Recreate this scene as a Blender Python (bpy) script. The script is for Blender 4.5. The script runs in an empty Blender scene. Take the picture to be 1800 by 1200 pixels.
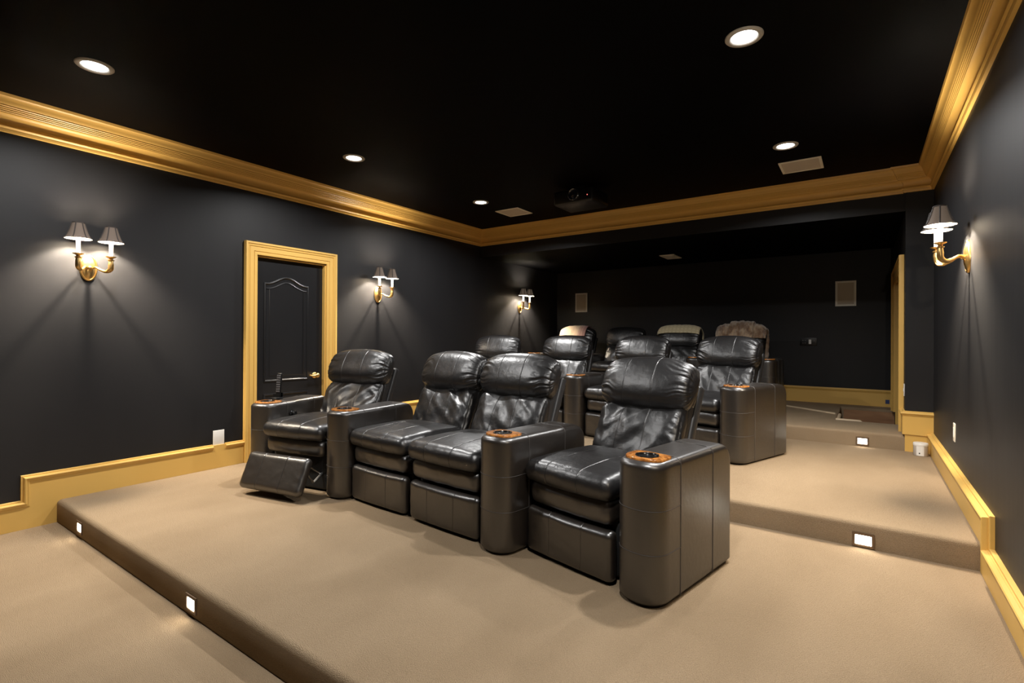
import bpy, math, random
from mathutils import Vector, Matrix, noise
R = math.radians
sc = bpy.context.scene
col = sc.collection

# ------------------------------------------------------------------ materials
def srgb(r, g, b):
    f = lambda c: (c/255/12.92 if c/255 <= .04045 else ((c/255+.055)/1.055)**2.4)
    return (f(r), f(g), f(b), 1)

def mat(name, color, rough=.5, metal=0.0, spec=.5, emit=None, estr=0, coat=0, bumps=(), vary=None, trans=0, sheen=0, ior=1.5):
    """bumps: (scale, strength, distance, detail, stretch); vary: (scale, second colour, detail, (lo,hi), stretch)"""
    m = bpy.data.materials.new(name); m.use_nodes = True
    nt = m.node_tree; N = nt.nodes; L = nt.links
    b = N['Principled BSDF']
    b.inputs['Base Color'].default_value = color if len(color) == 4 else (*color, 1)
    b.inputs['Roughness'].default_value = rough
    b.inputs['Metallic'].default_value = metal
    b.inputs['Specular IOR Level'].default_value = spec
    b.inputs['IOR'].default_value = ior
    b.inputs['Coat Weight'].default_value = coat
    b.inputs['Coat Roughness'].default_value = .22 if 'leather' in name else .2
    b.inputs['Sheen Weight'].default_value = sheen
    b.inputs['Sheen Roughness'].default_value = .5
    b.inputs['Transmission Weight'].default_value = trans
    if emit:
        b.inputs['Emission Color'].default_value = (*emit[:3], 1); b.inputs['Emission Strength'].default_value = estr
    tc = N.new('ShaderNodeTexCoord')
    def coords(stretch):
        mp = N.new('ShaderNodeMapping'); mp.inputs['Scale'].default_value = stretch
        L.new(tc.outputs['Object'], mp.inputs['Vector']); return mp.outputs['Vector']
    if vary:
        sc_, c2, det, (lo, hi), stc = vary
        nz = N.new('ShaderNodeTexNoise'); nz.inputs['Scale'].default_value = sc_; nz.inputs['Detail'].default_value = det
        L.new(coords(stc), nz.inputs['Vector'])
        mr = N.new('ShaderNodeMapRange'); mr.inputs['From Min'].default_value = lo; mr.inputs['From Max'].default_value = hi
        L.new(nz.outputs['Fac'], mr.inputs['Value'])
        mx = N.new('ShaderNodeMix'); mx.data_type = 'RGBA'
        mx.inputs['A'].default_value = color if len(color) == 4 else (*color, 1)
        mx.inputs['B'].default_value = c2 if len(c2) == 4 else (*c2, 1)
        L.new(mr.outputs['Result'], mx.inputs['Factor']); L.new(mx.outputs['Result'], b.inputs['Base Color'])
    prev = None
    for (s_, st, dist, det, stc) in bumps:
        nz = N.new('ShaderNodeTexNoise'); nz.inputs['Scale'].default_value = s_; nz.inputs['Detail'].default_value = det
        L.new(coords(stc), nz.inputs['Vector'])
        bp = N.new('ShaderNodeBump'); bp.inputs['Strength'].default_value = st; bp.inputs['Distance'].default_value = dist
        L.new(nz.outputs['Fac'], bp.inputs['Height'])
        if prev: L.new(prev.outputs['Normal'], bp.inputs['Normal'])
        prev = bp
    if prev: L.new(prev.outputs['Normal'], b.inputs['Normal'])
    return m

I3 = (1, 1, 1)
M = {}
M['wall'] = mat('black_wall_paint', (.0112, .0110, .0120), .50, spec=.24, vary=(1.3, (.0152, .0149, .0158), 3, (.35, .7), (1, 1, .35)), bumps=[(260, .06, .002, 2, I3), (9, .10, .01, 3, (1, 1, .12))])
M['ceiling'] = mat('black_ceiling_paint', (.0010, .0010, .0013), .6, spec=.03, bumps=[(240, .06, .002, 2, I3)])
M['carpet'] = mat('tan_carpet', (.370, .272, .172), .95, spec=.1, vary=(2.1, (.312, .226, .140), 2.5, (.35, .68), (1, .55, 1)), bumps=[(320, 1.0, .008, 3, I3), (110, .25, .006, 3, I3)])
def carpet_flecks(m):
    nt = m.node_tree; N = nt.nodes; L = nt.links; mx = [n for n in N if n.type == 'MIX'][0]; b = N['Principled BSDF']
    tc = [n for n in N if n.type == 'TEX_COORD'][0]
    nz = N.new('ShaderNodeTexNoise'); nz.inputs['Scale'].default_value = 330; nz.inputs['Detail'].default_value = 3; L.new(tc.outputs['Object'], nz.inputs['Vector'])
    mr = N.new('ShaderNodeMapRange'); mr.inputs['From Min'].default_value = .3; mr.inputs['From Max'].default_value = .7; mr.inputs['To Min'].default_value = .80; mr.inputs['To Max'].default_value = 1.18
    L.new(nz.outputs['Fac'], mr.inputs['Value'])
    vm = N.new('ShaderNodeVectorMath'); vm.operation = 'SCALE'; L.new(mx.outputs['Result'], vm.inputs[0]); L.new(mr.outputs['Result'], vm.inputs['Scale'])
    L.new(vm.outputs['Vector'], b.inputs['Base Color'])
carpet_flecks(M['carpet'])
M['carpet_riser'] = M['carpet']
M['yellow'] = mat('ochre_trim_paint', (.66, .405, .105), .40, spec=.45, bumps=[(40, .03, .002, 2, I3)])
M['door'] = mat('black_door_gloss', (.010, .010, .011), .3, spec=.5)
M['leather'] = mat('black_leather', (.0135, .0098, .0072), .35, spec=.68, ior=1.8, coat=.0,  # carpet's brown reflection is tinted into this black leather's base colour
                   vary=(9, (.0180, .0132, .0098), 3, (.4, .75), I3),
                   bumps=[(420, .13, .0010, 3, I3), (38, .20, .004, 4, I3)])
M['leather_soft'] = mat('black_leather_creased', (.0075, .0068, .0070), .36, spec=.52, ior=1.7, coat=.03,
                   vary=(8, (.0115, .0105, .0105), 3, (.4, .75), I3),
                   bumps=[(380, .13, .0010, 3, I3), (26, .42, .006, 5, I3)])
M['thread'] = mat('grey_seam_thread', (.055, .05, .047), .5)
M['shell'] = mat('black_vinyl', (.022, .021, .021), .42, spec=.5, bumps=[(300, .15, .001, 2, I3)])
M['dark'] = mat('dark_underside', (.006, .006, .006), .7)
M['burl'] = mat('burl_wood', (.62, .25, .055), .16, spec=.5, coat=.7, vary=(45, (.20, .055, .010), 6, (.38, .66), (1, 1, 1)))
M['cup'] = mat('black_cup', (.006, .006, .006), .22)
M['steel'] = mat('steel', (.55, .55, .55), .3, metal=1)
M['brass'] = mat('polished_brass', (.74, .49, .19), .29, metal=1, bumps=[(30, .08, .003, 2, I3)])
M['candle'] = mat('ivory_candle_sleeve_glow', (.85, .82, .76), .4, emit=(1, .95, .88), estr=.35)  # sleeve is no lamp; weak glow added for the bulb's light on it
M['white'] = mat('white_plastic', (.74, .72, .68), .35)
M['ivory'] = mat('ivory_plastic', (.72, .66, .55), .35)
M['grille'] = mat('beige_grille_cloth', (.60, .53, .43), .8, bumps=[(500, .4, .001, 1, I3)])
M['speaker_frame'] = mat('cream_speaker_frame', (.88, .85, .77), .5)
M['ceil_grille'] = mat('pale_ceiling_grille', (.62, .56, .50), .6, bumps=[(400, .3, .001, 1, I3)])
M['lamp_on'] = mat('lit_lamp_lens', (1, 1, 1), .4, emit=(1, .97, .92), estr=14)
M['trim_ring'] = mat('white_lamp_trim', (.42, .40, .37), .45)
M['step_lens'] = mat('lit_step_lens', (1, 1, 1), .4, emit=(1, .93, .80), estr=7)
M['bronze'] = mat('bronze_plate', (.16, .105, .065), .45, metal=.5)
M['shade_lining'] = mat('white_shade_lining_glow', (.85, .82, .76), .7, emit=(1, .92, .8), estr=0.6)  # bulb light on the white cloth is put in as a faint glow
M['shade_band'] = mat('dark_shade_binding', (.02, .013, .010), .7)
M['black_plastic'] = mat('black_plastic', (.004, .004, .0045), .35, spec=.35)
M['grey_button'] = mat('grey_button', (.12, .12, .13), .4)
M['red_led'] = mat('red_led', (1, .1, .1), .4, emit=(1, .12, .10), estr=5)
M['lens'] = mat('projector_lens', (.01, .01, .015), .05, coat=1)
M['tape'] = mat('blue_tape', (.03, .05, .15), .6)
M['nosing'] = mat('pale_nosing_strip', (.56, .43, .28), .5)
M['wood_shade'] = mat('brown_wood_shade', (.34, .18, .085), .5, vary=(14, (.25, .12, .055), 4, (.35, .7), (.2, 1, 1)))  # wood tone, also standing in for shaded carpet in the well's left part
M['fur'] = mat('brown_fur', (.20, .115, .065), .9, spec=.15, sheen=.6, vary=(13, (.50, .37, .25), 5, (.40, .66), (1, 1, .6)), bumps=[(120, .8, .012, 4, (1, 1, .3))])
M['stripe_grey'] = mat('tub_stripe', (.50, .45, .40), .5)

def lampshade_mat():
    m = bpy.data.materials.new('lampshade_fabric'); m.use_nodes = True
    nt = m.node_tree; N = nt.nodes; L = nt.links; b = N['Principled BSDF']
    b.inputs['Base Color'].default_value = (.13, .10, .085, 1); b.inputs['Roughness'].default_value = .85
    tr = N.new('ShaderNodeBsdfTranslucent'); tr.inputs['Color'].default_value = (.20, .165, .135, 1)
    mx = N.new('ShaderNodeMixShader'); mx.inputs['Fac'].default_value = .5
    L.new(b.outputs[0], mx.inputs[1]); L.new(tr.outputs[0], mx.inputs[2])
    L.new(mx.outputs[0], N['Material Output'].inputs['Surface'])
    return m
M['shade'] = lampshade_mat()

def woven(name, base, lines, sx, sy, w):
    """plain woven cloth with thin crossing lines in the second colour"""
    m = bpy.data.materials.new(name); m.use_nodes = True
    nt = m.node_tree; N = nt.nodes; L = nt.links; b = N['Principled BSDF']; b.inputs['Roughness'].default_value = .95
    b.inputs['Sheen Weight'].default_value = .2
    uv = N.new('ShaderNodeAttribute'); uv.attribute_name = 'weave'
    sp = N.new('ShaderNodeSeparateXYZ'); L.new(uv.outputs['Vector'], sp.inputs[0])
    outs = []
    for ax, s_ in (('X', sx), ('Y', sy)):
        if not s_: continue
        mu = N.new('ShaderNodeMath'); mu.operation = 'MULTIPLY'; mu.inputs[1].default_value = s_; L.new(sp.outputs[ax], mu.inputs[0])
        fr = N.new('ShaderNodeMath'); fr.operation = 'FRACT'; L.new(mu.outputs[0], fr.inputs[0])
        lt = N.new('ShaderNodeMath'); lt.operation = 'LESS_THAN'; lt.inputs[1].default_value = w; L.new(fr.outputs[0], lt.inputs[0])
        outs.append(lt.outputs[0])
    if len(outs) == 2:
        ad = N.new('ShaderNodeMath'); ad.operation = 'ADD'; L.new(outs[0], ad.inputs[0]); L.new(outs[1], ad.inputs[1])
        ad.use_clamp = True
        hf = N.new('ShaderNodeMath'); hf.operation = 'MULTIPLY'; hf.inputs[1].default_value = .6; L.new(ad.outputs[0], hf.inputs[0]); fac = hf.outputs[0]
    else: fac = outs[0]
    mx = N.new('ShaderNodeMix'); mx.data_type = 'RGBA'; mx.inputs['A'].default_value = (*base, 1); mx.inputs['B'].default_value = (*lines, 1)
    L.new(fac, mx.inputs['Factor']); L.new(mx.outputs['Result'], b.inputs['Base Color'])
    nz = N.new('ShaderNodeTexNoise'); nz.inputs['Scale'].default_value = 260; tc = N.new('ShaderNodeTexCoord'); L.new(tc.outputs['Object'], nz.inputs['Vector'])
    bp = N.new('ShaderNodeBump'); bp.inputs['Strength'].default_value = .6; bp.inputs['Distance'].default_value = .004
    L.new(nz.outputs['Fac'], bp.inputs['Height']); L.new(bp.outputs[0], b.inputs['Normal'])
    return m
M['beige_blanket'] = woven('beige_striped_wool', (.62, .47, .32), (.36, .19, .17), 6.5, 0, .0)
M['plaid_blanket'] = woven('cream_plaid_wool', (.66, .57, .37), (.52, .43, .25), 11, 16, .38)

def beige_stripes(m):
    # pink stripes only towards one end of the blanket
    nt = m.node_tree; N = nt.nodes; L = nt.links
    uv = [n for n in N if n.type == 'ATTRIBUTE'][0]; mx = [n for n in N if n.type == 'MIX'][0]
    sp = [n for n in N if n.type == 'SEPXYZ'][0]
    rp = N.new('ShaderNodeValToRGB'); e = rp.color_ramp; e.interpolation = 'LINEAR'
    stops = [(0, 0), (.60, 0), (.62, .35), (.64, 0), (.72, .1), (.76, .75), (.79, .5), (.83, 1), (.87, .55), (.91, .95), (1, .9)]
    while len(e.elements) > 1: e.elements.remove(e.elements[-1])
    e.elements[0].position = 0; e.elements[0].color = (0, 0, 0, 1)
    for p, v in stops[1:]:
        x = e.elements.new(p); x.color = (v, v, v, 1)
    L.new(sp.outputs['X'], rp.inputs['Fac']); L.new(rp.outputs['Color'], mx.inputs['Factor'])
beige_stripes(M['beige_blanket'])

# ------------------------------------------------------------------ mesh helpers
class MB:
    """collects vertices and faces of one mesh object"""
    def __init__(s): s.v = []; s.f = []; s.m = []
    def add(s, vs, fs, mi=0):
        o = len(s.v); s.v += [tuple(p) for p in vs]
        s.f += [tuple(i+o for i in f) for f in fs]; s.m += [mi]*len(fs); return s
    def box(s, x0, x1, y0, y1, z0, z1, mi=0):
        vs = [(x, y, z) for z in (z0, z1) for y in (y0, y1) for x in (x0, x1)]
        return s.add(vs, [(0, 2, 3, 1), (4, 5, 7, 6), (0, 1, 5, 4), (2, 6, 7, 3), (0, 4, 6, 2), (1, 3, 7, 5)], mi)
    def rings(s, rings, closed=True, cap0=True, cap1=True, mi=0, loop=False):
        n = len(rings[0]); vs = [p for r in rings for p in r]; fs = []
        k = len(rings)
        for i in range(k if loop else k-1):
            a = i*n; b = ((i+1) % k)*n
            for j in range(n if closed else n-1):
                jj = (j+1) % n
                fs.append((a+j, a+jj, b+jj, b+j))
        if cap0: fs.append(tuple(range(n-1, -1, -1)))
        if cap1: fs.append(tuple((k-1)*n+j for j in range(n)))
        return s.add(vs, fs, mi)
    def lathe(s, prof, n=32, mi=0, c=(0, 0, 0), cap0=False, cap1=False):
        rr = [[(c[0]+r*math.cos(2*math.pi*j/n), c[1]+r*math.sin(2*math.pi*j/n), c[2]+z) for j in range(n)] for r, z in prof]
        return s.rings(rr, True, cap0, cap1, mi)
    def tube(s, pts, r, n=8, mi=0, closed=False):
        P = [Vector(p) for p in pts]; k = len(P); rr = []
        rad = r if isinstance(r, (list, tuple)) else [r]*k
        up = Vector((0, 0, 1)); prev = None
        for i in range(k):
            a = P[(i-1) % k] if (closed or i > 0) else P[i]; b = P[(i+1) % k] if (closed or i < k-1) else P[i]
            t = (b-a).normalized() if (b-a).length > 1e-9 else Vector((0, 0, 1))
            if prev is None:
                q = up if abs(t.dot(up)) < .9 else Vector((1, 0, 0)); x = t.cross(q).normalized()
            else:
                x = (prev - t*prev.dot(t)).normalized()
            prev = x; y = t.cross(x)
            rr.append([tuple(P[i]+rad[i]*(math.cos(2*math.pi*j/n)*x+math.sin(2*math.pi*j/n)*y)) for j in range(n)])
        return s.rings(rr, True, not closed, not closed, mi, loop=closed)
    def xf(s, mtx):
        s.v = [tuple(mtx @ Vector(p)) for p in s.v]; return s
    def mesh(s, name, mats, smooth=None):
        me = bpy.data.meshes.new(name); me.from_pydata(s.v, [], s.f)
        for m in (mats if isinstance(mats, (list, tuple)) else [mats]): me.materials.append(m)
        me.polygons.foreach_set('material_index', s.m)
        if smooth is not None:
            me.shade_smooth()
            if smooth < 179: me.set_sharp_from_angle(angle=R(smooth))
        me.validate(); me.update(); return me
    def build(s, name, mats, parent=None, smooth=None):
        return link(name, s.mesh(name, mats, smooth), parent)

def link(name, me, parent=None):
    o = bpy.data.objects.new(name, me); col.objects.link(o)
    if parent: o.parent = parent
    return o
def tag(o, label, cat, group=None):
    o['label'] = label; o['category'] = cat
    if group: o['group'] = group
    return o
def thing(name, label, cat, loc=(0, 0, 0), rz=0, group=None):
    o = bpy.data.objects.new(name, None); col.objects.link(o); o.empty_display_size = .1
    o.location = loc; o.rotation_euler = (0, 0, rz)
    return tag(o, label, cat, group)
def struct(o): o['kind'] = 'structure'; return o

def rbox(mb, x0, x1, y0, y1, z0, z1, r, seg=3, mi=0):
    """box with rounded edges, as a cube grid pushed out of an inner box"""
    cx, cy, cz = (x0+x1)/2, (y0+y1)/2, (z0+z1)/2; hx, hy, hz = (x1-x0)/2, (y1-y0)/2, (z1-z0)/2
    r = min(r, hx, hy, hz)
    def axis(h):
        a = [-h + r*(1-math.cos(math.pi/2*i/seg)) for i in range(seg+1)]
        return a + [-q for q in reversed(a)]
    return cgrid(mb, (cx, cy, cz), (hx, hy, hz), axis(hx), axis(hy), axis(hz), r, None, mi)

def cgrid(mb, c, h, ax, ay, az, r, disp=None, mi=0):
    A = [ax, ay, az]; vid = {}; vs = []; fs = []
    def vert(p):
        k = (round(p[0], 6), round(p[1], 6), round(p[2], 6))
        if k not in vid:
            q = Vector(p); inner = Vector([max(-(h[i]-r), min(h[i]-r, q[i])) for i in range(3)])
            d = q-inner
            if d.length > 1e-9:
                # map onto the sphere of radius r about the inner box
                n = d.normalized(); w = inner + n*r
            else: n = Vector((0, 0, 1)); w = q
            if disp: w = disp(w, n)
            vid[k] = len(vs); vs.append((w[0]+c[0], w[1]+c[1], w[2]+c[2]))
        return vid[k]
    for d in range(3):
        u, v = (d+1) % 3, (d+2) % 3
        for sgn in (-1, 1):
            for i in range(len(A[u])-1):
                for j in range(len(A[v])-1):
                    q = []
                    for (a, b) in ((i, j), (i+1, j), (i+1, j+1), (i, j+1)):
                        p = [0, 0, 0]; p[d] = sgn*h[d]; p[u] = A[u][a]; p[v] = A[v][b]; q.append(vert(p))
                    if sgn < 0: q.reverse()
                    if len(set(q)) == 4: fs.append(tuple(q))
    return mb.add(vs, fs, mi)

def lin(a, b, n): return [a+(b-a)*i/(n-1) for i in range(n)]
def ss(a, b, x):
    t = max(0, min(1, (x-a)/(b-a))); return t*t*(3-2*t)
def fbm(p, o=4): return noise.fractal(Vector(p), 1.0, 2.0, o)
def ridge(p, o=3):
    v = 0; a = .5; q = Vector(p)
    for i in range(o):
        v += a*(1-abs(noise.noise(q))*2); q = q*2.07+Vector((3.1, 1.7, 5.3)); a *= .5
    return v

# ------------------------------------------------------------------ room numbers
XL, XR = -4.965, .540            # wall faces
YF, YS, YB = -2.6, 6.24, 8.66    # front wall, soffit face, back wall
Y1, Y2, Y3 = 1.152, 3.641, 6.215 # risers
Z1, Z2, Z3 = .164, .313, .465
ZC, ZS = 3.06, 2.65              # ceilings
XP = .327                        # side wall of the back area

def wallbox(name, *a):
    return struct(MB().box(*a).build(name, M['wall']))
wallbox('wall_left', XL-.15, XL, YF-.15, 2.655, -.2, ZC+.1)
o = bpy.data.objects['wall_left']
# the left wall with its door opening
mb = MB()
mb.box(XL-.15, XL, YF-.15, 2.660, -.2, ZC+.1); mb.box(XL-.15, XL, 3.450, YB+.15, -.2, ZC+.1); mb.box(XL-.15, XL, 2.660, 3.450, 2.200, ZC+.1); mb.box(XL-.15, XL, 2.66, 3.45, -.2, Z1-.01)
me = mb.mesh('wall_left', M['wall']); o.data = me
wallbox('wall_right', XR, XR+.15, YF-.15, YS+.1, -.2, ZC+.1)
wallbox('wall_front', XL-.15, XR+.15, YF-.15, YF, -.2, ZC+.1)
wallbox('wall_back', XL-.15, XR+.15, YB, YB+.15, -.2, ZC+.1)
# column and side wall of the back area, with its doorway
DY0, DY1, DZ = 6.56, 8.12, 2.13
mb = MB()
mb.box(XP, XR+.15, YS-.026, DY0, -.2, ZC+.1); mb.box(XP, XR+.15, DY1, YB, -.2, ZC+.1); mb.box(XP, XR+.15, DY0, DY1, DZ, ZC+.1)
mb.box(XP+.25, XR+.15, DY0, DY1, -.2, DZ)
struct(mb.build('wall_side', M['wall']))
struct(MB().box(XL-.15, XR+.15, YF-.15, YS, ZC, ZC+.1).build('ceiling', M['ceiling']))
struct(MB().box(XL-.01, XP+.01, YS, YB+.1, ZS, ZC+.1).build('ceiling_soffit', M['ceiling']))
# the soffit face is painted like the wall
mb = MB(); mb.box(XL, XP, YS-.004, YS+.002, ZS, ZC)
struct(mb.build('wall_soffit', M['wall']))

# ---- floors: lower floor and three carpeted tiers with rounded nosings
def tier(name, y0, y1, zb, z, x0, x1, r=.03):
    mb = MB(); prof = [(y0+.004, zb), (y0, zb+.02), (y0, z-r)]
    for i in range(1, 7):
        a = math.pi/2*i/6; prof.append((y0+r-r*math.cos(a), z-r+r*math.sin(a)))
    prof += [(y1, z), (y1, zb)]
    rr = [[(x, p[0], p[1]) for p in prof] for x in (x0, x1)]
    mb.rings(rr, True, True, True)
    o = mb.build(name, M['carpet'], smooth=40); return struct(o)
struct(MB().box(XL, XR, YF, YB, -.12, 0).build('floor', M['carpet']))
tier('floor_front_tier', Y1, Y2+.05, 0, Z1, XL, XR)
tier('floor_middle_tier', Y2, Y3+.05, 0, Z2, XL, XR)
# back tier with a stair well by the side door
NX, NY0, NY1 = -.26, 6.95, 8.33
tier('floor_back_tier', Y3, NY0, 0, Z3, XL, XP+.02)
mb = MB()
def slab_prof(x0, x1, y0, y1, round_x=False):
    r = .025
    if round_x:
        prof = [(x0, 0)]
        prof += [(x1, 0), (x1, Z3-r)] + [(x1-r+r*math.cos(math.pi/2*i/5), Z3-r+r*math.sin(math.pi/2*i/5)) for i in range(1, 6)] + [(x0, Z3)]
        mb.rings([[(p[0], y, p[1]) for p in prof] for y in (y1, y0)], True, True, True)
    else: mb.box(x0, x1, y0, y1, 0, Z3)
slab_prof(XL, NX, NY0, NY1, True); slab_prof(XL, XP, NY1, YB)
mb.box(NX-.05, XP+.24, NY0-.05, NY1+.05, 0, .26)
struct(mb.build('floor_back_landing', M['carpet'], smooth=40))
# rolled carpet nosings: across the back floor and along the near edge of the stair well
mb = MB()
for off in (0, .035):
    mb.tube([(-1.9, 8.655, Z3+.004), (-.966, 7.947+off, Z3+.004), (-.29, 7.42+off, Z3+.004)], .011, 8)
mb.tube([(-.245, 7.42, Z3-.004), (-.245, 7.0, Z3-.004)], .02, 8)
mb.tube([(-.27, 6.955, Z3-.004), (-.04, 6.955, Z3-.004), (-.01, 6.955, Z3-.03)], .02, 8)
struct(mb.build('trim_9', M['nosing'], smooth=60))
mb = MB(); mb.box(NX+.03, XP+.2, NY1-.012, NY1-.001, .26, Z3-.035)
struct(mb.build('trim_10', M['wood_shade']))

# ---- trim: crown, baseboards, door casings
CROWN = [(.0, 2.822), (.018, 2.822), (.022, 2.832), (.022, 2.846), (.027, 2.850), (.032, 2.858), (.030, 2.868), (.026, 2.872), (.022, 2.876),
         (.020, 2.890), (.022, 2.908), (.030, 2.926), (.046, 2.938), (.062, 2.940), (.063, 2.946), (.068, 2.950), (.068, 2.957), (.074, 2.961), (.074, 2.968),
         (.080, 2.972), (.080, 2.979), (.086, 2.984), (.086, 2.992), (.090, 2.996), (.094, 3.012), (.101, 3.028), (.112, 3.040), (.119, 3.042), (.121, 3.048), (.124, 3.06), (0, 3.06)]
def crown(name, a, b, da, db):
    """a, b: (x, y) ends on the wall line; da, db: how the end moves per unit of projection"""
    mb = MB(); ring = lambda p, d: [(p[0]+d[0]*q, p[1]+d[1]*q, z) for q, z in CROWN]
    mb.rings([ring(a, da), ring(b, db)], True, True, True)
    return struct(mb.build(name, M['yellow'], smooth=35))
crown('trim_1', (XL, YF), (XL, YS), (1, 1), (1, -1))
crown('trim_2', (XL, YS-.004), (XP+.0, YS-.004), (1, -1), (0, -1))
CJ = .028
mb = MB()
mb.rings([[(XP-q, YS+.05, z) for q, z in CROWN], [(XP-q, YS-CJ-q, z) for q, z in CROWN], [(XR-q, YS-CJ-q, z) for q, z in CROWN]], True, True, True)
struct(mb.build('trim_3', M['yellow'], smooth=35))
crown('trim_4', (XR, YS), (XR, YF), (-1, -1), (-1, 1))
crown('trim_5', (XR, YF), (XL, YF), (-1, 1), (1, 1))

CAP = [(0, 0), (0, .013), (.002, .016), (.010, .017), (.012, .023), (.013, .030), (.016, .036), (.021, .039), (.026, .038), (.030, .032), (.033, .030), (.043, .028), (.047, .024), (.049, .0)]
def sweep2d(mb, path, prof, m3, closed_ends=True):
    """sweep a moulding profile (width below the top edge, projection) along a mitred 2-D path"""
    P = [Vector(p) for p in path]; k = len(P); rings = []
    for i in range(k):
        ns = []
        if i > 0: t = (P[i]-P[i-1]).normalized(); ns.append(Vector((t.y, -t.x)))
        if i < k-1: t = (P[i+1]-P[i]).normalized(); ns.append(Vector((t.y, -t.x)))
        n = ns[0] if len(ns) == 1 else (ns[0]+ns[1])/(1+ns[0].dot(ns[1]))
        rings.append([m3(P[i].x+n.x*w, P[i].y+n.y*w, d) for w, d in prof])
    mb.rings(rings, True, True, True)
def board(mb, poly, m3, t):
    n = len(poly); mb.rings([[m3(a, b, 0) for a, b in poly], [m3(a, b, t) for a, b in poly]], True, True, True)
LM = lambda a, b, d: (XL+d, a, b)
RM = lambda a, b, d: (XR-d, a, b)
mb = MB()
board(mb, [(YF, 0), (YF, .20), (.965, .20), (.965, .378), (2.535, .378), (2.535, 0)], LM, .022)
sweep2d(mb, [(YF, .208), (.955, .208), (.955, .386), (2.253, .386)], CAP, LM); sweep2d(mb, [(2.366, .386), (2.536, .386)], CAP, LM)
struct(mb.build('baseboard_left', M['yellow'], smooth=25))
mb = MB()
board(mb, [(3.63, 0), (3.63, .53), (6.02, .53), (6.02, .685), (YB, .685), (YB, 0)], LM, .022)
sweep2d(mb, [(3.63, .54), (6.0, .54), (6.0, .695), (YB, .695)], CAP, LM)
struct(mb.build('baseboard_left.001', M['yellow'], smooth=25))
mb = MB()
CAPR = [(w, d*1.32) for w, d in CAP]
board(mb, [(YF, 0), (YF, .185), (1.01, .185), (1.01, .335), (3.475, .335), (3.475, .50), (YS, .50), (YS, 0)], RM, .03)
sweep2d(mb, [(YF, .195), (1.0, .195), (1.0, .345), (3.465, .345), (3.465, .511), (YS, .511)], CAPR, RM)
struct(mb.build('baseboard_right', M['yellow'], smooth=25))
mb = MB()
BM = lambda a, b, d: (a, YB-d, b)
board(mb, [(XL, Z3), (XL, .685), (XP, .685), (XP, Z3)], BM, .022)
sweep2d(mb, [(XL, .695), (XP, .695)], CAP, BM)
struct(mb.build('baseboard_back', M['yellow'], smooth=25))
# column base: two boards and a returned cap
mb = MB()
mb.box(XP-.002, XR, YS-.040, YS+.02, Z2-.05, .478)
mb.box(XP-.022, XR, YS-.050, YS+.18, .478, .69)
rr = []
for w, d in CAP:
    z = .705-w; rr.append([(XP-d, 6.44, z), (XP-d, YS-d-.026, z), (XR, YS-d-.026, z)])
mb.rings([list(r) for r in rr], False, False, False)
struct(mb.build('baseboard_column', M['yellow'], smooth=25))

CASING = [(-.0, -.02), (-.0, .018), (.006, .022), (.028, .022), (.032, .016), (.036, .024), (.072, .026), (.078, .022), (.082, .030), (.098, .034), (.104, .042), (.120, .042), (.124, .036), (.124, 0)]
def casing(name, y0, y1, z0, z1, m3):
    mb = MB(); rr = []
    for w, d in CASING: rr.append([m3(y0-w, z0, d), m3(y0-w, z1+w, d), m3(y1+w, z1+w, d), m3(y1+w, z0, d)])
    mb.rings(rr, False, False, False); return mb
mb = casing('', 2.660, 3.450, Z1, 2.205, LM)
# jamb lining and stop inside the opening
mb.box(XL-.12, XL+.0, 2.656, 2.672, Z1, 2.205); mb.box(XL-.12, XL, 3.436, 3.454, Z1, 2.205); mb.box(XL-.12, XL, 2.656, 3.454, 2.190, 2.206)
struct(mb.build('trim_6', M['yellow'], smooth=35))
SM = lambda a, b, d: (XP-d, a, b)
mb = casing('', DY0, DY1, Z3, DZ, SM)
mb.box(XP-.0, XP+.22, DY0-.01, DY0+.012, .26, DZ+.01); mb.box(XP-.0, XP+.22, DY1-.012, DY1+.01, .26, DZ+.01); mb.box(XP, XP+.22, DY0, DY1, DZ-.012, DZ+.01)
struct(mb.build('trim_7', M['yellow'], smooth=35))

# ---- doors
door = struct(MB().box(XL-.085, XL-.045, 2.672, 3.436, Z1+.008, 2.190).build('door_1', M['door']))
def panel_loop(y0, y1, z0, z1, arch):
    pts = [(y0, z0), (y1, z0), (y1, z1)]
    if arch:
        for i in range(1, 24):
            t = i/24; y = y1+(y0-y1)*t
            s = abs(2*t-1)  # 1 at the ends, 0 mid
            pts.append((y, z1 + arch*(0.5+0.5*math.cos(math.pi*min(1, s*1.12)))))
    pts.append((y0, z1)); return pts
def moulding(loop, parent):
    mb = MB(); n = len(loop); P = [Vector(p) for p in loop]; rr = []
    prof = [(-.004, .0), (-.002, .008), (.008, .011), (.016, .006), (.022, -.006), (.040, -.006), (.056, .004), (.062, .004)]
    for i in range(n):
        t0 = (P[i]-P[i-1]).normalized(); t1 = (P[(i+1) % n]-P[i]).normalized()
        n0 = Vector((-t0.y, t0.x)); n1 = Vector((-t1.y, t1.x)); nn = (n0+n1)/max(.4, 1+n0.dot(n1))
        rr.append([(XL-.045+d, P[i].x+nn.x*w, P[i].y+nn.y*w) for w, d in prof])
    mb.rings(rr, False, False, False, loop=True)
    return mb.build('panel_moulding', M['door'], parent, smooth=40)
moulding(panel_loop(2.765, 3.26, .93, 1.94, .075), door)
moulding(panel_loop(2.765, 3.26, .40, .80, .0), door)
mb = MB()
KY, KZ = 3.345, .965
mb.lathe([(0, .0), (.032, .0), (.034, .004), (.030, .010), (.014, .014), (.012, .03), (.020, .038), (.026, .05), (.024, .062), (.012, .07), (0, .072)], 24)
mb.xf(Matrix.Translation((XL-.045, KY, KZ)) @ Matrix.Rotation(R(90), 4, 'Y'))
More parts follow.
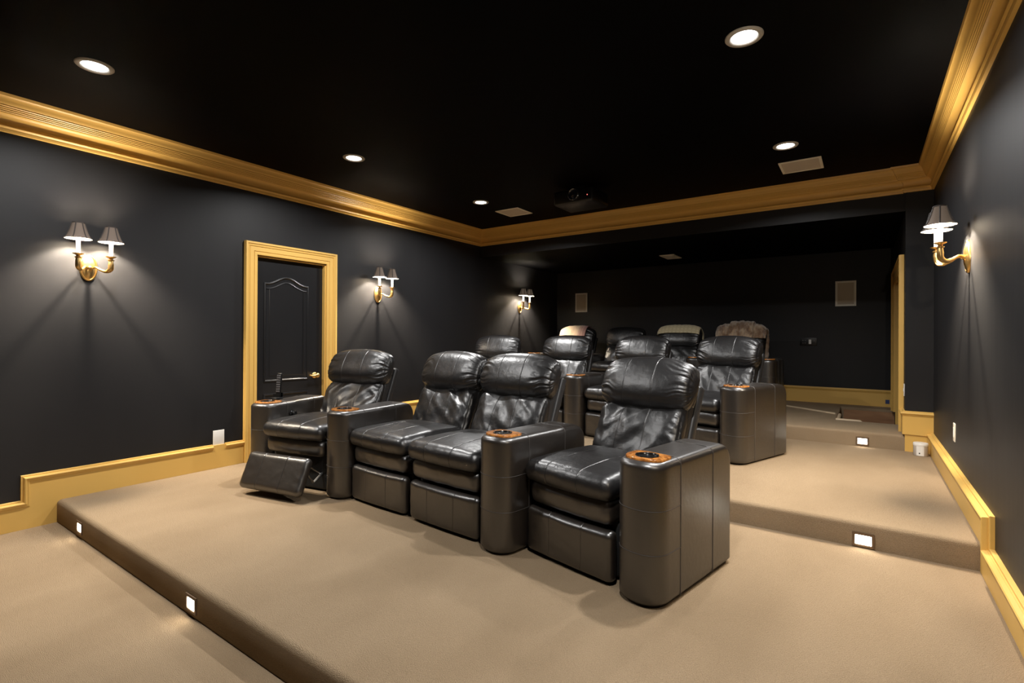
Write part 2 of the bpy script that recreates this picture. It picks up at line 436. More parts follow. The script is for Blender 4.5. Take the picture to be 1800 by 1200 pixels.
mb.tube([(XL+.005, KY, KZ), (XL+.012, KY-.03, KZ+.004), (XL+.010, KY-.07, KZ), (XL+.012, KY-.10, KZ+.008)], [.008, .008, .007, .009], 8)
mb.build('door_handle', M['brass'], door, smooth=50)
struct(MB().box(XP+.17, XP+.21, DY0+.012, DY1-.012, .262, DZ-.012).build('door_2', M['door']))

# ------------------------------------------------------------------ ceiling lights
def light(name, kind, loc, energy, color, parent=None, **kw):
    l = bpy.data.lights.new(name, kind); l.energy = energy; l.color = color
    for k, v in kw.items(): setattr(l, k, v)
    o = bpy.data.objects.new(name, l); col.objects.link(o); o.location = loc
    if parent: o.parent = parent
    return o
P_DOWN, P_SCONCE, P_STEP = 46, 24.0, .75
DOWN = (1.0, .985, .965); WARM = (1, .86, .68)
def downlight(x, y, label):
    t = thing('recessed_downlight', label, 'ceiling light', (x, y, ZC), 0, 'recessed ceiling downlights')
    MB().lathe([(.066, -.001), (.068, -.006), (.076, -.010), (.093, -.009), (.098, -.004), (.098, .0)], 40).build('trim_ring', M['trim_ring'], t, smooth=50)
    MB().lathe([(0, -.005), (.05, -.0045), (.0675, -.002)], 40).build('lamp_lens', M['lamp_on'], t, smooth=60)
    light('downlight_beam', 'AREA', (0, 0, -.012), P_DOWN, DOWN, t, shape='DISK', size=.13, spread=R(155))
downlight(-3.90, 1.07, 'round recessed downlight high above the front step, largest on the door side')
downlight(-3.90, 3.00, 'round recessed downlight above the door, middle of its line of three')
downlight(-3.88, 4.87, 'round recessed downlight beside the square ceiling grille near the inner corner')
downlight(-.547, 3.00, 'large round recessed downlight above the nearest armchair and aisle')
downlight(-.56, 4.90, 'round recessed downlight beside the square grille over the carpeted aisle')
# their unseen mates in the same ceiling grid, outside the frame
for (x, y) in ((-.55, 1.07),):
    light('downlight_beam', 'AREA', (x, y, ZC-.012), P_DOWN, DOWN, None, shape='DISK', size=.13, spread=R(155))

# ------------------------------------------------------------------ wall sconces
def sconce_parts(t):
    """local frame: wall plane at x=0, room towards +x, z=0 at the plate's centre"""
    mb = MB(); n = 40
    def oval(ry, rz, x): return [(x, ry*math.cos(2*math.pi*i/n), rz*math.sin(2*math.pi*i/n)) for i in range(n)]
    mb.rings([oval(.058, .104, 0), oval(.058, .104, .008), oval(.055, .101, .014), oval(.049, .094, .016), oval(.046, .090, .012), oval(.040, .080, .018), oval(.022, .05, .026), oval(.004, .01, .029)], True, False, True)
    mb.lathe([(0, .0), (.013, .003), (.016, .010), (.012, .018), (.006, .022), (0, .024)], 20, c=(0, 0, 0))
    o = mb
    # turn the little boss to face the room
    k = 8*n
    for i in range(k, len(mb.v)):
        x, y, z = mb.v[i]; mb.v[i] = (.026+z, y, x)
    plate = mb.build('wall_plate', M['brass'], t, smooth=50)
    for s in (-1, 1):
        a = MB()
        pts = []; rad = []
        ctrl = [(.02, .012, -.012), (.05, .03, .004), (.085, .055, -.018), (.12, .080, -.030), (.145, .097, -.012), (.150, .100, .022), (.150, .100, .052)]
        rr = [.008, .0085, .010, .013, .017, .018, .015]
        for i in range(len(ctrl)-1):
            p0 = Vector(ctrl[max(0, i-1)]); p1 = Vector(ctrl[i]); p2 = Vector(ctrl[i+1]); p3 = Vector(ctrl[min(len(ctrl)-1, i+2)])
            for q in range(6):
                u = q/6; p = .5*((2*p1)+(p2-p0)*u+(2*p0-5*p1+4*p2-p3)*u*u+(3*p1-p0-3*p2+p3)*u**3)
                pts.append((p.x, s*p.y, p.z)); rad.append(rr[i]+(rr[i+1]-rr[i])*u)
        pts.append((.150, s*.100, .052)); rad.append(.015)
        a.tube(pts, rad, 14)
        # acanthus ridges on the outer half of the arm
        for q in range(5):
            ang = -1.2+q*.6
            a.tube([(p[0]+.9*r*math.cos(ang)*.5, p[1]+s*r*.9*math.sin(ang), p[2]-r*.75*math.cos(ang)) for p, r in list(zip(pts, rad))[18:34:2]], [.002, .004, .005, .005, .005, .004, .004, .003][:len(list(zip(pts, rad))[18:34:2])], 6)
        c = (.150, s*.100, 0)
        a.lathe([(.012, .05), (.021, .054), (.022, .060), (.014, .064), (.012, .072), (.024, .078), (.033, .083), (.034, .086), (.020, .087), (0, .087)], 24, c=c)
        arm = a.build('arm', M['brass'], t, smooth=50)
        MB().lathe([(.0135, .086), (.0135, .200), (.011, .204), (0, .205)], 20, c=c).build('candle_sleeve', M['candle'], arm, smooth=50)
        # bell shade with dark binding: fabric outside, white lining inside
        sh = MB(); prof = []
        for i in range(11):
            u = i/10; prof.append((.082-.046*(u**.62), .195+.118*u))
        sh.lathe(prof, 48, 0, c); sh.lathe([(r-.0015, z) for r, z in reversed(prof)], 48, 1, c)
        sh.lathe([(.083, .193), (.0835, .197), (.080, .197)], 48, 2, c)
        sh.lathe([(.0365, .309), (.038, .314), (.0355, .317), (.034, .312)], 48, 2, c)
        for q in range(6):
            an = 2*math.pi*q/6+.4
            sh.tube([(c[0]+(r+.0008)*math.cos(an), c[1]+(r+.0008)*math.sin(an), c[2]+z) for r, z in prof], .0042, 6, 2)
        sh.build('lamp_shade', [M['shade'], M['shade_lining'], M['shade_band']], t, smooth=50)
        light('sconce_bulb', 'POINT', (.150, s*.100, .270), P_SCONCE, WARM, t, shadow_soft_size=.020)
        light('sconce_bulb', 'SPOT', (.150, s*.100, .268), P_SCONCE*4.6, WARM, t, shadow_soft_size=.020, spot_size=R(150), spot_blend=.3)
def sconce(x, y, rz, label):
    t = thing('wall_sconce', label, 'wall light', (x, y, 1.922), rz, 'brass twin candle sconces')
    sconce_parts(t); return t
sconce(XL, 1.332, 0, 'lit twin brass candle sconce on the black wall before the yellow door frame')
sconce(XL, 4.188, 0, 'lit twin brass candle sconce on the black wall just past the yellow door frame')
sconce(XL, 7.334, 0, 'small lit twin brass candle sconce beyond the beam, above the second row of seats')
sconce(XR, 4.243, math.pi, 'lit twin brass candle sconce seen from the side above the ivory wall outlet')
for y in (1.332,):
    for s in (-1, 1): light('sconce_bulb', 'POINT', (XR-.15, y+s*.1, 2.15), P_SCONCE*.8, WARM, None, shadow_soft_size=.012)

# ------------------------------------------------------------------ step lights
def step_light(x, y, z, label):
    t = thing('step_light', label, 'step light', (x, y, z), 0, 'lit step lights in the carpeted risers')
    mb = MB(); w, h, t_, iw, ih = .055, .042, .006, .040, .028
    mb.box(-w, w, -t_, .004, ih, h); mb.box(-w, w, -t_, .004, -h, -ih); mb.box(-w, -iw, -t_, .004, -ih, ih); mb.box(iw, w, -t_, .004, -ih, ih)
    mb.build('face_plate', M['bronze'], t)
    MB().box(-iw, iw, -.002, .004, -ih, ih).build('lens', M['step_lens'], t)
    l = light('step_beam', 'AREA', (0, -.012, 0), P_STEP, (1, .90, .72), t, shape='RECTANGLE', size=.07, size_y=.04)
    l.rotation_euler = (R(90-10), 0, 0); l.data.spread = R(115)
step_light(-4.42, Y1, .075, 'small lit step light in the lowest riser near the yellow baseboard')
step_light(-2.737, Y1, .068, 'small lit step light in the lowest riser, farther from the yellow baseboard')
step_light(-.002, Y2, .212, 'lit bronze step light in the riser of the middle tier')
step_light(-.013, Y3, .367, 'lit bronze step light in the riser of the top tier beside the column')

# ------------------------------------------------------------------ ceiling and wall fittings
def grille(x0, x1, y0, y1, z, label, name='ceiling_speaker', cat='ceiling speaker'):
    t = thing(name, label, cat, ((x0+x1)/2, (y0+y1)/2, z), 0)
    w, d = (x1-x0)/2, (y1-y0)/2; mb = MB(); f = .022
    mb.box(-w, w, -d, -d+f, -.008, 0); mb.box(-w, w, d-f, d, -.008, 0); mb.box(-w, -w+f, -d+f, d-f, -.008, 0); mb.box(w-f, w, -d+f, d-f, -.008, 0)
    mb.build('frame', M['speaker_frame'], t)
    MB().box(-w+f, w-f, -d+f, d-f, -.005, 0).build('grille', M['ceil_grille'], t)
    return t
grille(-4.0, -3.642, 5.325, 5.68, ZC, 'square pale ceiling speaker grille beside the inner corner of the crown moulding')
grille(-.675, -.325, 5.36, 5.725, ZC, 'square pale ceiling speaker grille above the aisle, near the jog in the crown moulding')
t = thing('air_register', 'small white air register in the low black ceiling over the back row', 'air vent', (-2.445, 7.75, ZS))
mb = MB(); mb.box(-.11, .11, -.2, -.18, -.01, 0); mb.box(-.11, .11, .18, .2, -.01, 0); mb.box(-.11, -.09, -.18, .18, -.01, 0); mb.box(.09, .11, -.18, .18, -.01, 0)
mb.build('frame', M['speaker_frame'], t)
mb = MB()
for i in range(9): mb.box(-.09, .09, -.165+i*.04, -.147+i*.04, -.008, -.002)
mb.build('louvre', M['white'], t)
def wall_speaker(x, z, label):
    t = thing('wall_speaker', label, 'speaker', (x, YB, z), 0, 'in-wall speakers at the back')
    mb = MB(); w, h, f = .125, .18, .026
    mb.box(-w, w, -.014, 0, h-f, h); mb.box(-w, w, -.014, 0, -h, -h+f); mb.box(-w, -w+f, -.014, 0, -h+f, h-f); mb.box(w-f, w, -.014, 0, -h+f, h-f)
    mb.build('frame', M['speaker_frame'], t)
    MB().box(-w+f, w-f, -.009, 0, -h+f, h-f).build('grille', M['grille'], t)
wall_speaker(-4.43, 2.062, 'smaller looking in-wall speaker near the corner sconce, above the striped blanket')
wall_speaker(-.22, 2.048, 'in-wall speaker above the black wall control plate, near the side doorway')

t = thing('wall_control_plate', 'black wall control plate with one small white switch on the back wall', 'switch', (-.68, YB, 1.353))
mb = MB(); rbox(mb, -.11, .11, -.008, 0, -.06, .06, .004); mb.build('plate', M['black_plastic'], t, smooth=40)
for (x, z) in ((-.07, .02), (-.04, .02), (-.07, -.02), (-.04, -.02), (.075, .015)):
    mb = MB(); mb.lathe([(0, .0), (.006, 0), (.006, .004), (0, .005)], 12)
    mb.xf(Matrix.Translation((x, -.008, z)) @ Matrix.Rotation(R(90), 4, 'X')); mb.build('button', M['grey_button'], t)
MB().box(.005, .037, -.012, 0, -.032, .032).build('switch_rocker', M['white'], t)
def plate(name, x, y, z, dx, label, cat, m, hh=.06, w=.037):
    t = thing(name, label, cat, (x, y, z)); s = dx
    mb = MB(); rbox(mb, min(0, s*.007), max(0, s*.007), -w, w, -hh, hh, .003); mb.build('cover_plate', m, t, smooth=40); return t
t = plate('wall_outlet', XL+.0, 2.31, .435, 1, 'white blank wall plate standing in a gap of the baseboard by the door', 'outlet', M['white'], .078, .05)
t = plate('wall_outlet', XR, 4.835, .727, -1, 'ivory wall outlet on the black wall above the stepped yellow baseboard of the aisle', 'outlet', M['ivory'], .066, .036)
mb = MB(); mb.box(-.0095, -.006, -.016, .016, -.034, .034); mb.build('outlet_face', M['white'], t)
t = plate('light_switch', XP, 6.30, .90, -1, 'white switch plate at the column corner beside the side doorway', 'switch', M['white'], .06, .03)
MB().box(-.011, -.006, -.008, .008, -.016, .016).build('toggle', M['white'], t)
o = MB().box(.240, .285, YB-.0245, YB-.022, .51, .565).build('tape_strip', M['tape']); tag(o, 'scrap of blue tape stuck on the yellow back baseboard', 'tape')

# white tub on the middle tier
t = thing('plastic_tub', 'small round white plastic tub with lid on the carpet against the column', 'tub', (.435, 6.06, Z2))
MB().lathe([(0, 0), (.052, 0), (.055, .004), (.055, .100), (0, .100)], 32).build('tub_body', M['stripe_grey'], t, smooth=40)
MB().lathe([(.0565, .094), (.0575, .098), (.0575, .114), (.054, .120), (0, .121)], 32).build('lid', M['white'], t, smooth=40)
mb = MB(); n = 10
rr = [[(.0562*math.cos(a), .0562*math.sin(a), z) for a in lin(R(-128), R(-68), n)] for z in (.006, .094)]
mb.rings(rr, False, False, False); mb.rings([[(.0566*math.cos(a), .0566*math.sin(a), z) for a in lin(R(-108), R(-98), 4)] for z in (.022, .034)], False, False, False, 1)
mb.build('front_panel', [M['white'], M['black_plastic']], t, smooth=40)

# projector
t = thing('ceiling_projector', 'black video projector with tiny red light hanging from the black ceiling', 'projector', (-2.58, 5.02, ZC))
mb = MB(); rbox(mb, -.24, .24, -.2, .2, -.215, -.06, .03, 4); mb.build('projector_body', M['black_plastic'], t, smooth=50)
mb = MB(); mb.lathe([(.03, -.06), (.03, -.008), (.07, -.006), (.07, 0)], 20, cap0=True, cap1=True); mb.build('ceiling_mount', M['black_plastic'], t, smooth=40)
mb = MB(); mb.lathe([(.066, 0), (.066, .02), (.058, .026), (.052, .02), (.046, .006), (.03, .012), (0, .016)], 32, cap0=True)
mb.xf(Matrix.Translation((.015, -.198, -.125)) @ Matrix.Rotation(R(90), 4, 'X')); mb.build('lens', M['lens'], t, smooth=40)
mb = MB(); mb.lathe([(.004, 0), (.004, .003), (0, .004)], 10); mb.xf(Matrix.Translation((.175, -.199, -.15)) @ Matrix.Rotation(R(90), 4, 'X')); mb.build('indicator_light', M['red_led'], t)

# ------------------------------------------------------------------ recliners
AL, AH, AW = .80, .665, .245      # arm length, height, width
def arm_outline(inset, z, n=44):
    """plan outline of the arm at height z: rounded front, rear edge rounded in side view"""
    hw = AW/2-inset; y0 = inset; y1 = AL-inset
    RR = .12
    if z > AH-RR: y1 = min(y1, AL-RR+math.sqrt(max(0, RR*RR-(z-(AH-RR))**2)))
    fr = .115; e = 2.35; pts = []
    for i in range(n//2):
        a = math.pi*i/(n//2-1)            # front half, from right to left
        c, s_ = math.cos(a), math.sin(a)
        pts.append((hw*math.copysign(abs(c)**(2/e), c), y0+fr-fr*abs(s_)**(2/e)))
    rc = .035
    for i in range(n//4):
        a = math.pi/2*i/(n//4-1); pts.append((-hw+rc-rc*math.cos(a), y1-rc+rc*math.sin(a)))
    for i in range(n//4):
        a = math.pi/2*i/(n//4-1); pts.append((hw-rc+rc*math.sin(a), y1-rc+rc*math.cos(a)))
    return pts
def make_arm():
    mb = MB(); er = .032; lv = [(0.012, .012), (.0, .03)] + [(0, z) for z in lin(.06, AH-.15, 9)]
    lv += [(0, z) for z in lin(AH-.14, AH-er, 8)]
    lv += [(er-er*math.cos(math.pi/2*i/6), AH-er+er*math.sin(math.pi/2*i/6)) for i in range(1, 7)]
    rings = [[(x, y, z) for x, y in arm_outline(ins, z)] for ins, z in lv]
    last = rings[-1]
    for k in (.75, .5, .25, .02):
        rings.append([(x*k, y if .12 < y < AL-.16 else (.12+(y-.12)*k if y <= .12 else AL-.16+(y-AL+.16)*k), AH+.004*(1-k)) for x, y, z in last])
    mb.rings(rings, True, True, True)
    # seams
    r = .0021
    def ringseam(z, ymax):
        o = [p for p in arm_outline(0, z, 64)]; return [(x, y, z) for x, y in o[:32]] 
    for z in (.445, .245):
        o = arm_outline(-.0004, z, 64)[:32]
        mb.tube([(o[0][0], .215, z)]+[(x, y, z) for x, y in o]+[(o[-1][0], .215, z)], r, 6, 1)
    for y in (.215, .56):
        hw = AW/2+.0004; top = AH+.0004
        pts = [(hw, y, z) for z in lin(.02, AH-er, 10)] + [(hw-er+er*math.cos(math.pi/2*i/5), y, top-er+er*math.sin(math.pi/2*i/5)) for i in range(1, 6)]
        pts += [(x, y, top+.003) for x in lin(hw-er-.01, -(hw-er-.01), 8)]
        pts += [(-(hw-er+er*math.sin(math.pi/2*i/5))+0, y, top-er+er*math.cos(math.pi/2*i/5)) for i in range(0, 6)] + [(-hw, y, z) for z in lin(AH-er-.02, .02, 10)]
        mb.tube(pts, r, 6, 1)
    # top edge welt round the front
    o = arm_outline(er*.5, AH, 64)[:32]
    arm_me = mb.mesh('armrest', [M['leather'], M['thread']], 60)
    # cup holder plate (D shape) with a round well
    cb = MB(); n = 48; c = (0, .118)
    outer = []
    for i in range(n):
        a = 2*math.pi*i/n; cx, sx = math.cos(a), math.sin(a); e = 2.6 if sx < 0 else 6
        outer.append((.098*math.copysign(abs(cx)**(2/e), cx), c[1]+(.084 if sx < 0 else .078)*math.copysign(abs(sx)**(2/e), sx)))
    z0 = AH+.001; z1 = AH+.010
    inner = lambda rr_, z: [(rr_*math.cos(2*math.pi*i/n), c[1]+rr_*math.sin(2*math.pi*i/n), z) for i in range(n)]
    cb.rings([[(x, y, z0-.004) for x, y in outer], [(x, y, z1-.003) for x, y in outer], [(x*.975, c[1]+(y-c[1])*.975, z1) for x, y in outer], inner(.056, z1)], True, False, False, 0)
    cb.rings([inner(.056, z1), inner(.055, z1+.003), inner(.049, z1+.003), inner(.047, z1), inner(.045, z0+.004), inner(.01, z0+.0035)], True, False, True, 1)
    cup_me = cb.mesh('cup_holder', [M['burl'], M['cup']], 40)
    return arm_me, cup_me
ARM_ME, CUP_ME = make_arm()

TILT = 23.5
def back_frame(tilt=TILT, oy=.595, oz=.41):
    """local back frame: X across, Y = outward normal of the front face, Z up along the back"""
    a = R(tilt); return Matrix(((1, 0, 0, 0), (0, -math.cos(a), math.sin(a), oy), (0, math.sin(a), math.cos(a), oz), (0, 0, 0, 1)))

def pillow(W, hz, zc, front, rear, seed, ends, wr, diag=0, nx=120, nt=64, gather=.012, e_s=3.0, seams=(-.36, .30), top_bow=0, narrow=0, side_flat=.55):
    """a stuffed back pillow: across X, section in (Y, Z); gathers run in from its ends"""
    rings = []; fx = W/2
    S = [math.sin((-1+2*i/nx)*math.pi/2)*.55+(-1+2*i/nx)*.45 for i in range(nx+1)]
    for q in seams: S = [v for v in S if abs(v-q) > .026]+[q+d_ for d_ in (-.024, -.016, -.010, -.005, 0, .005, .010, .016, .024)]
    for s in sorted(S):
        k = abs(s)
        e = side_flat+(1-side_flat)*(max(0, 1-k**e_s))**(1/2.0)     # section size along the width
        if k > .985: e *= .93
        ez = .60+.40*(max(0, 1-k**2.7))**(1/2.1) if ends == 'round' else .9+.1*(max(0, 1-k**6))**.5
        ring = []
        for j in range(nt):
            th = 2*math.pi*j/nt; c, sn = math.cos(th), math.sin(th)
            yy = (front if c > 0 else rear)*e*math.copysign(abs(c)**.80, c); zz = hz*ez*math.copysign(abs(sn)**.78, sn)
            x = fx*s*(1-narrow*ss(-.2, 1, -sn)*.0)
            zz += top_bow*(1-k*k)*(1 if sn > 0 else 0)*sn
            p = Vector((x, yy, zz)); d = Vector((0, c, sn))
            q = 0
            # gathers: short pleats running in from both ends
            g = ss(.42, .95, k); sd = 3 if s > 0 else 0
            tw = th+.25*noise.noise(Vector((k*3, th*1.2, seed*2.3+sd)))
            fl = .62*ridge((tw*5.2, k*.45+seed*7.3+sd, seed*1.9), 1)+.5*ridge((tw*2.4, k*.8+seed*3.3+sd, seed*4.9), 2)-.36
            q += g*gather*fl*1.5
            if diag:
                # long soft creases fanning out and crossing the lower back
                an = math.atan2(x+.06*math.sin(seed*2.1), zz+hz*1.7); rad = math.hypot(x, zz+hz*1.7)
                q += wr*.8*(ridge((an*3.2+seed*1.3, rad*1.6, seed*5.7), 1)-.3)*(.4+.6*ss(.1, .8, k))
                cx = x*math.cos(diag)+zz*math.sin(diag); cz = -x*math.sin(diag)+zz*math.cos(diag)
                q += wr*.9*(ridge((cx*1.6, cz*6.5, seed*3.9), 2)-.4)
            q += wr*.45*fbm((x*5, zz*6, seed), 2)
            for sx in seams:
                q -= .0021*math.exp(-((s-sx)/.0065)**2)
            ring.append(tuple(p+d*q+Vector((0, 0, zc))))
        rings.append(ring)
    mb = MB()
    def closing(r, xo, k):
        cx = sum(p[0] for p in r)/len(r); cy = sum(p[1] for p in r)/len(r); cz = sum(p[2] for p in r)/len(r)
        return [(cx+xo, cy+(p[1]-cy)*k, cz+(p[2]-cz)*k) for p in r]
    a, b = rings[0], rings[-1]
    rings = [closing(a, -.012, .3), closing(a, -.010, .7), closing(a, -.004, .93)]+rings+[closing(b, .004, .93), closing(b, .010, .7), closing(b, .012, .3)]
    mb.rings(rings, True, True, True)
    return mb

def cushion(W, y0, y1, z0, z1, r, seed, puff, wr, seams, over=0, nx=56, ny=44, nz=8):
    h = (W/2, (y1-y0)/2, (z1-z0)/2); c = (0, (y0+y1)/2, (z0+z1)/2)
    r = min(r, h[2]*.98)
    def axis(hh, n, extra=()):
        a = lin(-hh, hh, n); return sorted(set([round(q, 5) for q in a]+[round(q, 5) for q in extra]))
    ex = []
    for s_ in seams: ex += [s_+d for d in (-.007, -.004, -.002, 0, .002, .004, .007)]
    def disp(w, n):
        fx, fy = w.x/h[0], w.y/h[1]
        bow = (1-fx*fx)*(1-max(-1, min(1, fy))**2)
        p = Vector(w)
        if n.z > .2: p.z += puff*bow**.7
        q = wr*(ridge((w.x*9, w.y*9+w.z*14, seed*4.3), 3)-.48)*(.5+.9*ss(.55, 1, abs(fx))+.7*ss(-.55, -1, fy))
        for s_ in seams: q -= .0030*math.exp(-((w.x-s_)/.0026)**2)
        if fy < -.4: p.y -= over*(1-fx*fx)*ss(-.4, -1, fy)
        return p+n*q
    return cgrid(MB(), c, h, axis(h[0], nx, ex), axis(h[1], ny), axis(h[2], nz), r, disp)

def footrest_mesh(W, seed, h=.258):
    """padded front panel, upright, face towards -y; origin at its top rear edge, hanging down"""
    mb = cushion(W, 0, .075, -h, 0, .035, seed, 0, .0022, (-W*.19, W*.19), over=.012, nx=48, ny=8, nz=20)
    return mb.mesh('footrest', M['leather'], 60)
def recliner_meshes(seed, W=.62, fine=True):
    n = 1 if fine else .6
    d = {}
    B = back_frame()
    hp = pillow(W+.02, .172, .560, .135, .06, seed, 'round', .006, 0, int(124*n), int(176*n), gather=.017, top_bow=.020); hp.xf(B)
    d['headrest'] = hp.mesh('headrest', M['leather_soft'], 180)
    bp = pillow(W-.03, .235, .205, .085, .05, seed+9, 'flat', .025, .75 if seed % 2 else -.7, int(120*n), int(100*n), gather=.012, e_s=4.5, seams=(-.36, .28)); bp.xf(B)
    d['back_cushion'] = bp.mesh('back_cushion', M['leather_soft'], 180)
    sh = MB(); rbox(sh, -W/2+.003, W/2-.003, -.150, -.085, -.22, .62, .02, 3)
    rbox(sh, -W/2+.015, W/2-.015, -.095, .0, -.05, .54, .025, 2); sh.xf(B)
    d['back_shell'] = sh.mesh('back_shell', M['shell'], 50)
    d['seat_cushion'] = cushion(W, -.03, .60, .415, .535, .055, seed+3, .035, .0024, (-W*.18, W*.18), over=.02).mesh('seat_cushion', M['leather_soft'], 180)
    d['seat_front'] = cushion(W-.03, .005, .45, .285, .425, .05, seed+5, 0, .004, (), over=.012, nx=40, ny=20, nz=12).mesh('seat_front', M['leather'], 180)
    d['footrest'] = footrest_mesh(W-.01, seed+6)
    bs = MB(); rbox(bs, -W/2+.02, W/2-.02, .085, .76, .015, .30, .02, 2); d['seat_base'] = bs.mesh('seat_base', M['dark'], 50)
    return d
def recliner(loc, rz, label, group, d, arms, raised=False):
    """arms: list of (x, y, rotation) relative to the seat"""
    t = thing('recliner', label, 'recliner', loc, R(rz), group)
    for k in ('seat_base', 'seat_front', 'seat_cushion', 'back_cushion', 'headrest', 'back_shell'): link(k, d[k], t)
    f = link('footrest', d['footrest'], t)
    f.location = (0, -.005, .270)
    if raised:
        f.location = (0, -.135, .325); f.rotation_euler = (R(-24), 0, 0); f.scale = (1, 1, 1.10)
        for s in (-1, 1):
            mb = MB(); mb.tube([(s*.235, -.10, .215), (s*.235, -.01, .10), (s*.235, .12, .17)], .009, 6); mb.tube([(s*.228, -.06, .24), (s*.228, .10, .13)], .007, 6)
            mb.build('footrest_bracket', M['steel'], t)
    for (ax, ay, ar) in arms:
        a = link('armrest', ARM_ME, t); a.location = (ax, ay, 0); a.rotation_euler = (0, 0, R(ar))
        link('cup_holder', CUP_ME, a)
    return t
def w2l(loc, rz, x, y):
    """world point to the unit's local frame"""
    a = R(-rz); dx, dy = x-loc[0], y-loc[1]
    return (dx*math.cos(a)-dy*math.sin(a), dx*math.sin(a)+dy*math.cos(a))
def unit(loc, rz, label, group, d, arms_world, raised=False):
    arms = []
    for (x, y, r) in arms_world:
        lx, ly = w2l(loc, rz, x, y); arms.append((lx, ly, r-rz))
    return recliner(loc, rz, label, group, d, arms, raised)

G1, G2, G3 = 'recliners of the front row', 'recliners of the middle row', 'recliners of the back row'
D1, D2, D3, D4 = recliner_meshes(1, .64), recliner_meshes(2, .62), recliner_meshes(4, .645), recliner_meshes(3, .605)
unit((-3.737, 2.30, Z1), 11, 'black leather front row recliner with raised footrest, nearest the door', G1, D1, [(-4.17, 2.245, 17)], True)
unit((-2.875, 2.425, Z1), -2.5, 'black leather front row recliner between the raised footrest seat and its touching twin', G1, D2, [(-3.30, 2.355, 5)])
unit((-2.205, 2.38, Z1), -4, 'black leather front row recliner touching its twin, armrest on the aisle side only', G1, D3, [(-1.756, 2.285, -8)])
unit((-1.310, 2.385, Z1), -12.2, 'black leather recliner at the aisle end of the front row', G1, D4, [(-.872, 2.235, -11)])
# middle row on an arc, an armrest between every two seats
DA, DB = recliner_meshes(5, .62), recliner_meshes(6, .62)
XC, YC, RC = -2.656, 4.93, 5.2
def arc(phi, dr=0): return (XC+(RC+dr)*math.sin(R(phi)), YC-RC+(RC+dr)*math.cos(R(phi)))
lab2 = ['black leather middle row recliner nearest the sconce wall', 'black leather middle row recliner in front of the beige striped blanket',
        'black leather middle row recliner in front of the bare headrest, beside the plaid blanket', 'black leather middle row recliner at the aisle end, before the brown fur throw']
for i, phi in enumerate((-14.25, -4.75, 4.75, 14.25)):
    x, y = arc(phi, .07); am = [(*arc(phi+4.75), -(phi+4.75))]
    if i == 0: am.append((*arc(phi-4.75), -(phi-4.75)))
    unit((x, y, Z2), -phi, lab2[i], G2, (DA, DB)[i % 2], am)
# back row, nearly straight
lab3 = ['black leather back row recliner under the beige striped blanket', 'black leather back row recliner with bare headrest and no blanket',
        'black leather back row recliner under the cream plaid blanket', 'black leather back row recliner under the brown fur throw']
X3 = [-4.12, -3.235, -2.355, -1.47]; Y3R = 7.12
for i, x in enumerate(X3):
    am = [(x+.443, Y3R-.06, 0)]
    if i == 0: am.append((x-.443, Y3R-.06, 0))
    unit((x, Y3R, Z3), 0, lab3[i], G3, (DB, DA)[i % 2], am)

# ------------------------------------------------------------------ blankets over the back row
def drape(name, x, s0, s1, t0, t1, off, m, seed, label, fur=False, thick=.012, nx=60, nt=60, ragged=0):
    """cloth laid over a headrest: s across the seat, t from the front (0) over the top to the rear (1)"""
    B = back_frame(); vs = []; W = .635
    for i in range(nx+1):
        s = s0+(s1-s0)*i/nx; k = min(1, abs(s))
        ez = .60+.40*(max(0, 1-k**2.7))**(1/2.1)
        for j in range(nt+1):
            t = t0+(t1-t0)*j/nt; th = R(-35)+t*R(250)
            c, sn = math.cos(th), math.sin(th)
            e = .6+.4*(max(0, 1-k**3))**.5
            yy = ((.138*e if c > 0 else .178)+off)*math.copysign(abs(c)**.8, c); zz = (.196*ez+off)*math.copysign(abs(sn)**.8, sn)
            if t > .74: zz -= (t-.74)*.5
            q = .006*fbm((s*5, t*6, seed), 4)+.004*ridge((s*3, t*1.5, seed*2), 2)
            if fur: q += .012*fbm((s*9, t*9, seed+4), 4)
            p = B @ Vector((W/2*s, yy+q*c, .56+zz+q*sn)); vs.append((p.x+x, p.y+Y3R, p.z+Z3))
    fs = []; n = nt+1
    for i in range(nx):
        for j in range(nt): fs.append((i*n+j, (i+1)*n+j, (i+1)*n+j+1, i*n+j+1))
    return vs, fs
def cloth(name, layers, m, label, cat, seed, thick):
    mb = MB(); uv = []
    for (x, s0, s1, t0, t1, off, fur) in layers:
        vs, fs = drape(name, x, s0, s1, t0, t1, off, m, seed, label, fur); mb.add(vs, fs); seed += 3
        for i in range(61):
            for j in range(61): uv.append((i/60, (t0+(t1-t0)*j/60), 0))
    me = mb.mesh(name, m, 180)
    at = me.attributes.new('weave', 'FLOAT_VECTOR', 'POINT'); at.data.foreach_set('vector', [c for p in uv for c in p])
    o = link(name, me); sm = o.modifiers.new('thickness', 'SOLIDIFY'); sm.thickness = thick; sm.offset = 1
    return tag(o, label, cat)
cloth('blanket', [(X3[0], -1.0, .62, .12, 1.0, .012, False)], M['beige_blanket'], 'beige blanket with pink stripes over a back row headrest near the corner', 'blanket', 3, .012)
cloth('blanket', [(X3[2], -1.02, .98, .16, .95, .012, False)], M['plaid_blanket'], 'cream plaid blanket over a back row headrest beside the bare one', 'blanket', 8, .012)
cloth('fur_throw', [(X3[3], -1.02, 1.07, .10, 1.0, .016, True), (X3[3], -.42, .55, .06, .9, .045, True)], M['fur'], 'folded brown fur throw over the back row headrest nearest the aisle', 'throw', 14, .02)

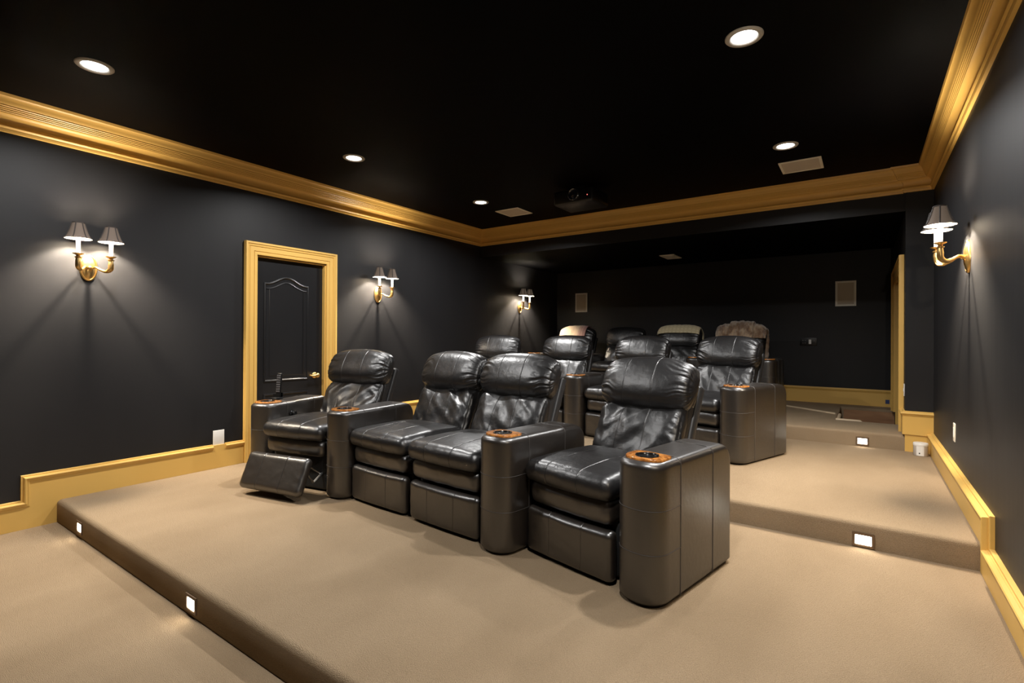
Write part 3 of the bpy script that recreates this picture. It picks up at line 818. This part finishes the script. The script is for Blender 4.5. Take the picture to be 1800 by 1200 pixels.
# ------------------------------------------------------------------ remote control in its stand, and the recline knob
AX, AY, AR = -4.17, 2.225, R(17)
def onarm(x, y): return (AX+x*math.cos(AR)-y*math.sin(AR), AY+x*math.sin(AR)+y*math.cos(AR))
p = onarm(-.045, .30)
t = thing('remote_stand', 'black remote control stand on the armrest nearest the door', 'stand', (p[0], p[1], Z1+AH+.0065), R(17))
mb = MB(); rbox(mb, -.035, .035, -.045, .04, 0, .016, .006, 2); mb.box(-.033, .033, -.012, -.007, .01, .045); mb.box(-.033, .033, .030, .036, .01, .055); mb.build('stand_body', M['black_plastic'], t, smooth=40)
t = thing('remote_control', 'black remote control standing upright in the small stand by the door', 'remote', (p[0], p[1], Z1+AH+.0235), R(17))
mb = MB(); rbox(mb, -.026, .026, .004, .022, .001, .215, .008, 3); mb.xf(Matrix.Rotation(R(-5), 4, 'X')); mb.build('remote_body', M['black_plastic'], t, smooth=40)
for i in range(8):
    for j in range(3):
        mb = MB(); rbox(mb, -.018+j*.014, -.010+j*.014, .001, .005, .045+i*.02, .057+i*.02, .0015, 1); mb.xf(Matrix.Rotation(R(-5), 4, 'X')); mb.build('button', M['grey_button'], t)
r1 = [o for o in bpy.data.objects if o.get('label', '').startswith('black leather front row recliner with raised')][0]
arm1 = [c for c in r1.children if c.name.startswith('armrest')][0]
mb = MB(); mb.lathe([(.030, 0), (.030, .008), (.022, .012), (.020, .03), (.024, .036), (.018, .042), (0, .043)], 24, cap0=True)
mb.xf(Matrix.Translation((AW/2-.001, .27, .555)) @ Matrix.Rotation(R(90), 4, 'Y')); mb.build('recline_knob', M['cup'], arm1, smooth=40)

# ------------------------------------------------------------------ camera, world, view
RX = Vector((.81993682, .57242941, .00530924)); RD = Vector((-.57244808, .81993532, .00304385)); RU = Vector((-.00261085, -.00553503, .99998127))
cam = bpy.data.cameras.new('camera'); co = bpy.data.objects.new('camera', cam); col.objects.link(co)
co.matrix_world = Matrix(((RX.x, RU.x, -RD.x, 0), (RX.y, RU.y, -RD.y, 0), (RX.z, RU.z, -RD.z, 1.40), (0, 0, 0, 1)))
cam.sensor_width = 36; cam.sensor_fit = 'HORIZONTAL'; cam.lens = 886.9863/1800*36; cam.shift_y = -(600-589.436)/1800; cam.clip_start = .05
sc.camera = co
w = bpy.data.worlds.new('world'); sc.world = w; w.use_nodes = True
w.node_tree.nodes['Background'].inputs['Color'].default_value = (0, 0, 0, 1)
vs_ = sc.view_settings; vs_.view_transform = 'Standard'; vs_.look = 'None'; vs_.gamma = 1; vs_.exposure = 0.0; vs_.use_curve_mapping = False
cy = sc.cycles; cy.use_denoising = True; cy.max_bounces = 8; cy.diffuse_bounces = 5; cy.sample_clamp_indirect = 6; cy.caustics_reflective = False; cy.caustics_refractive = False
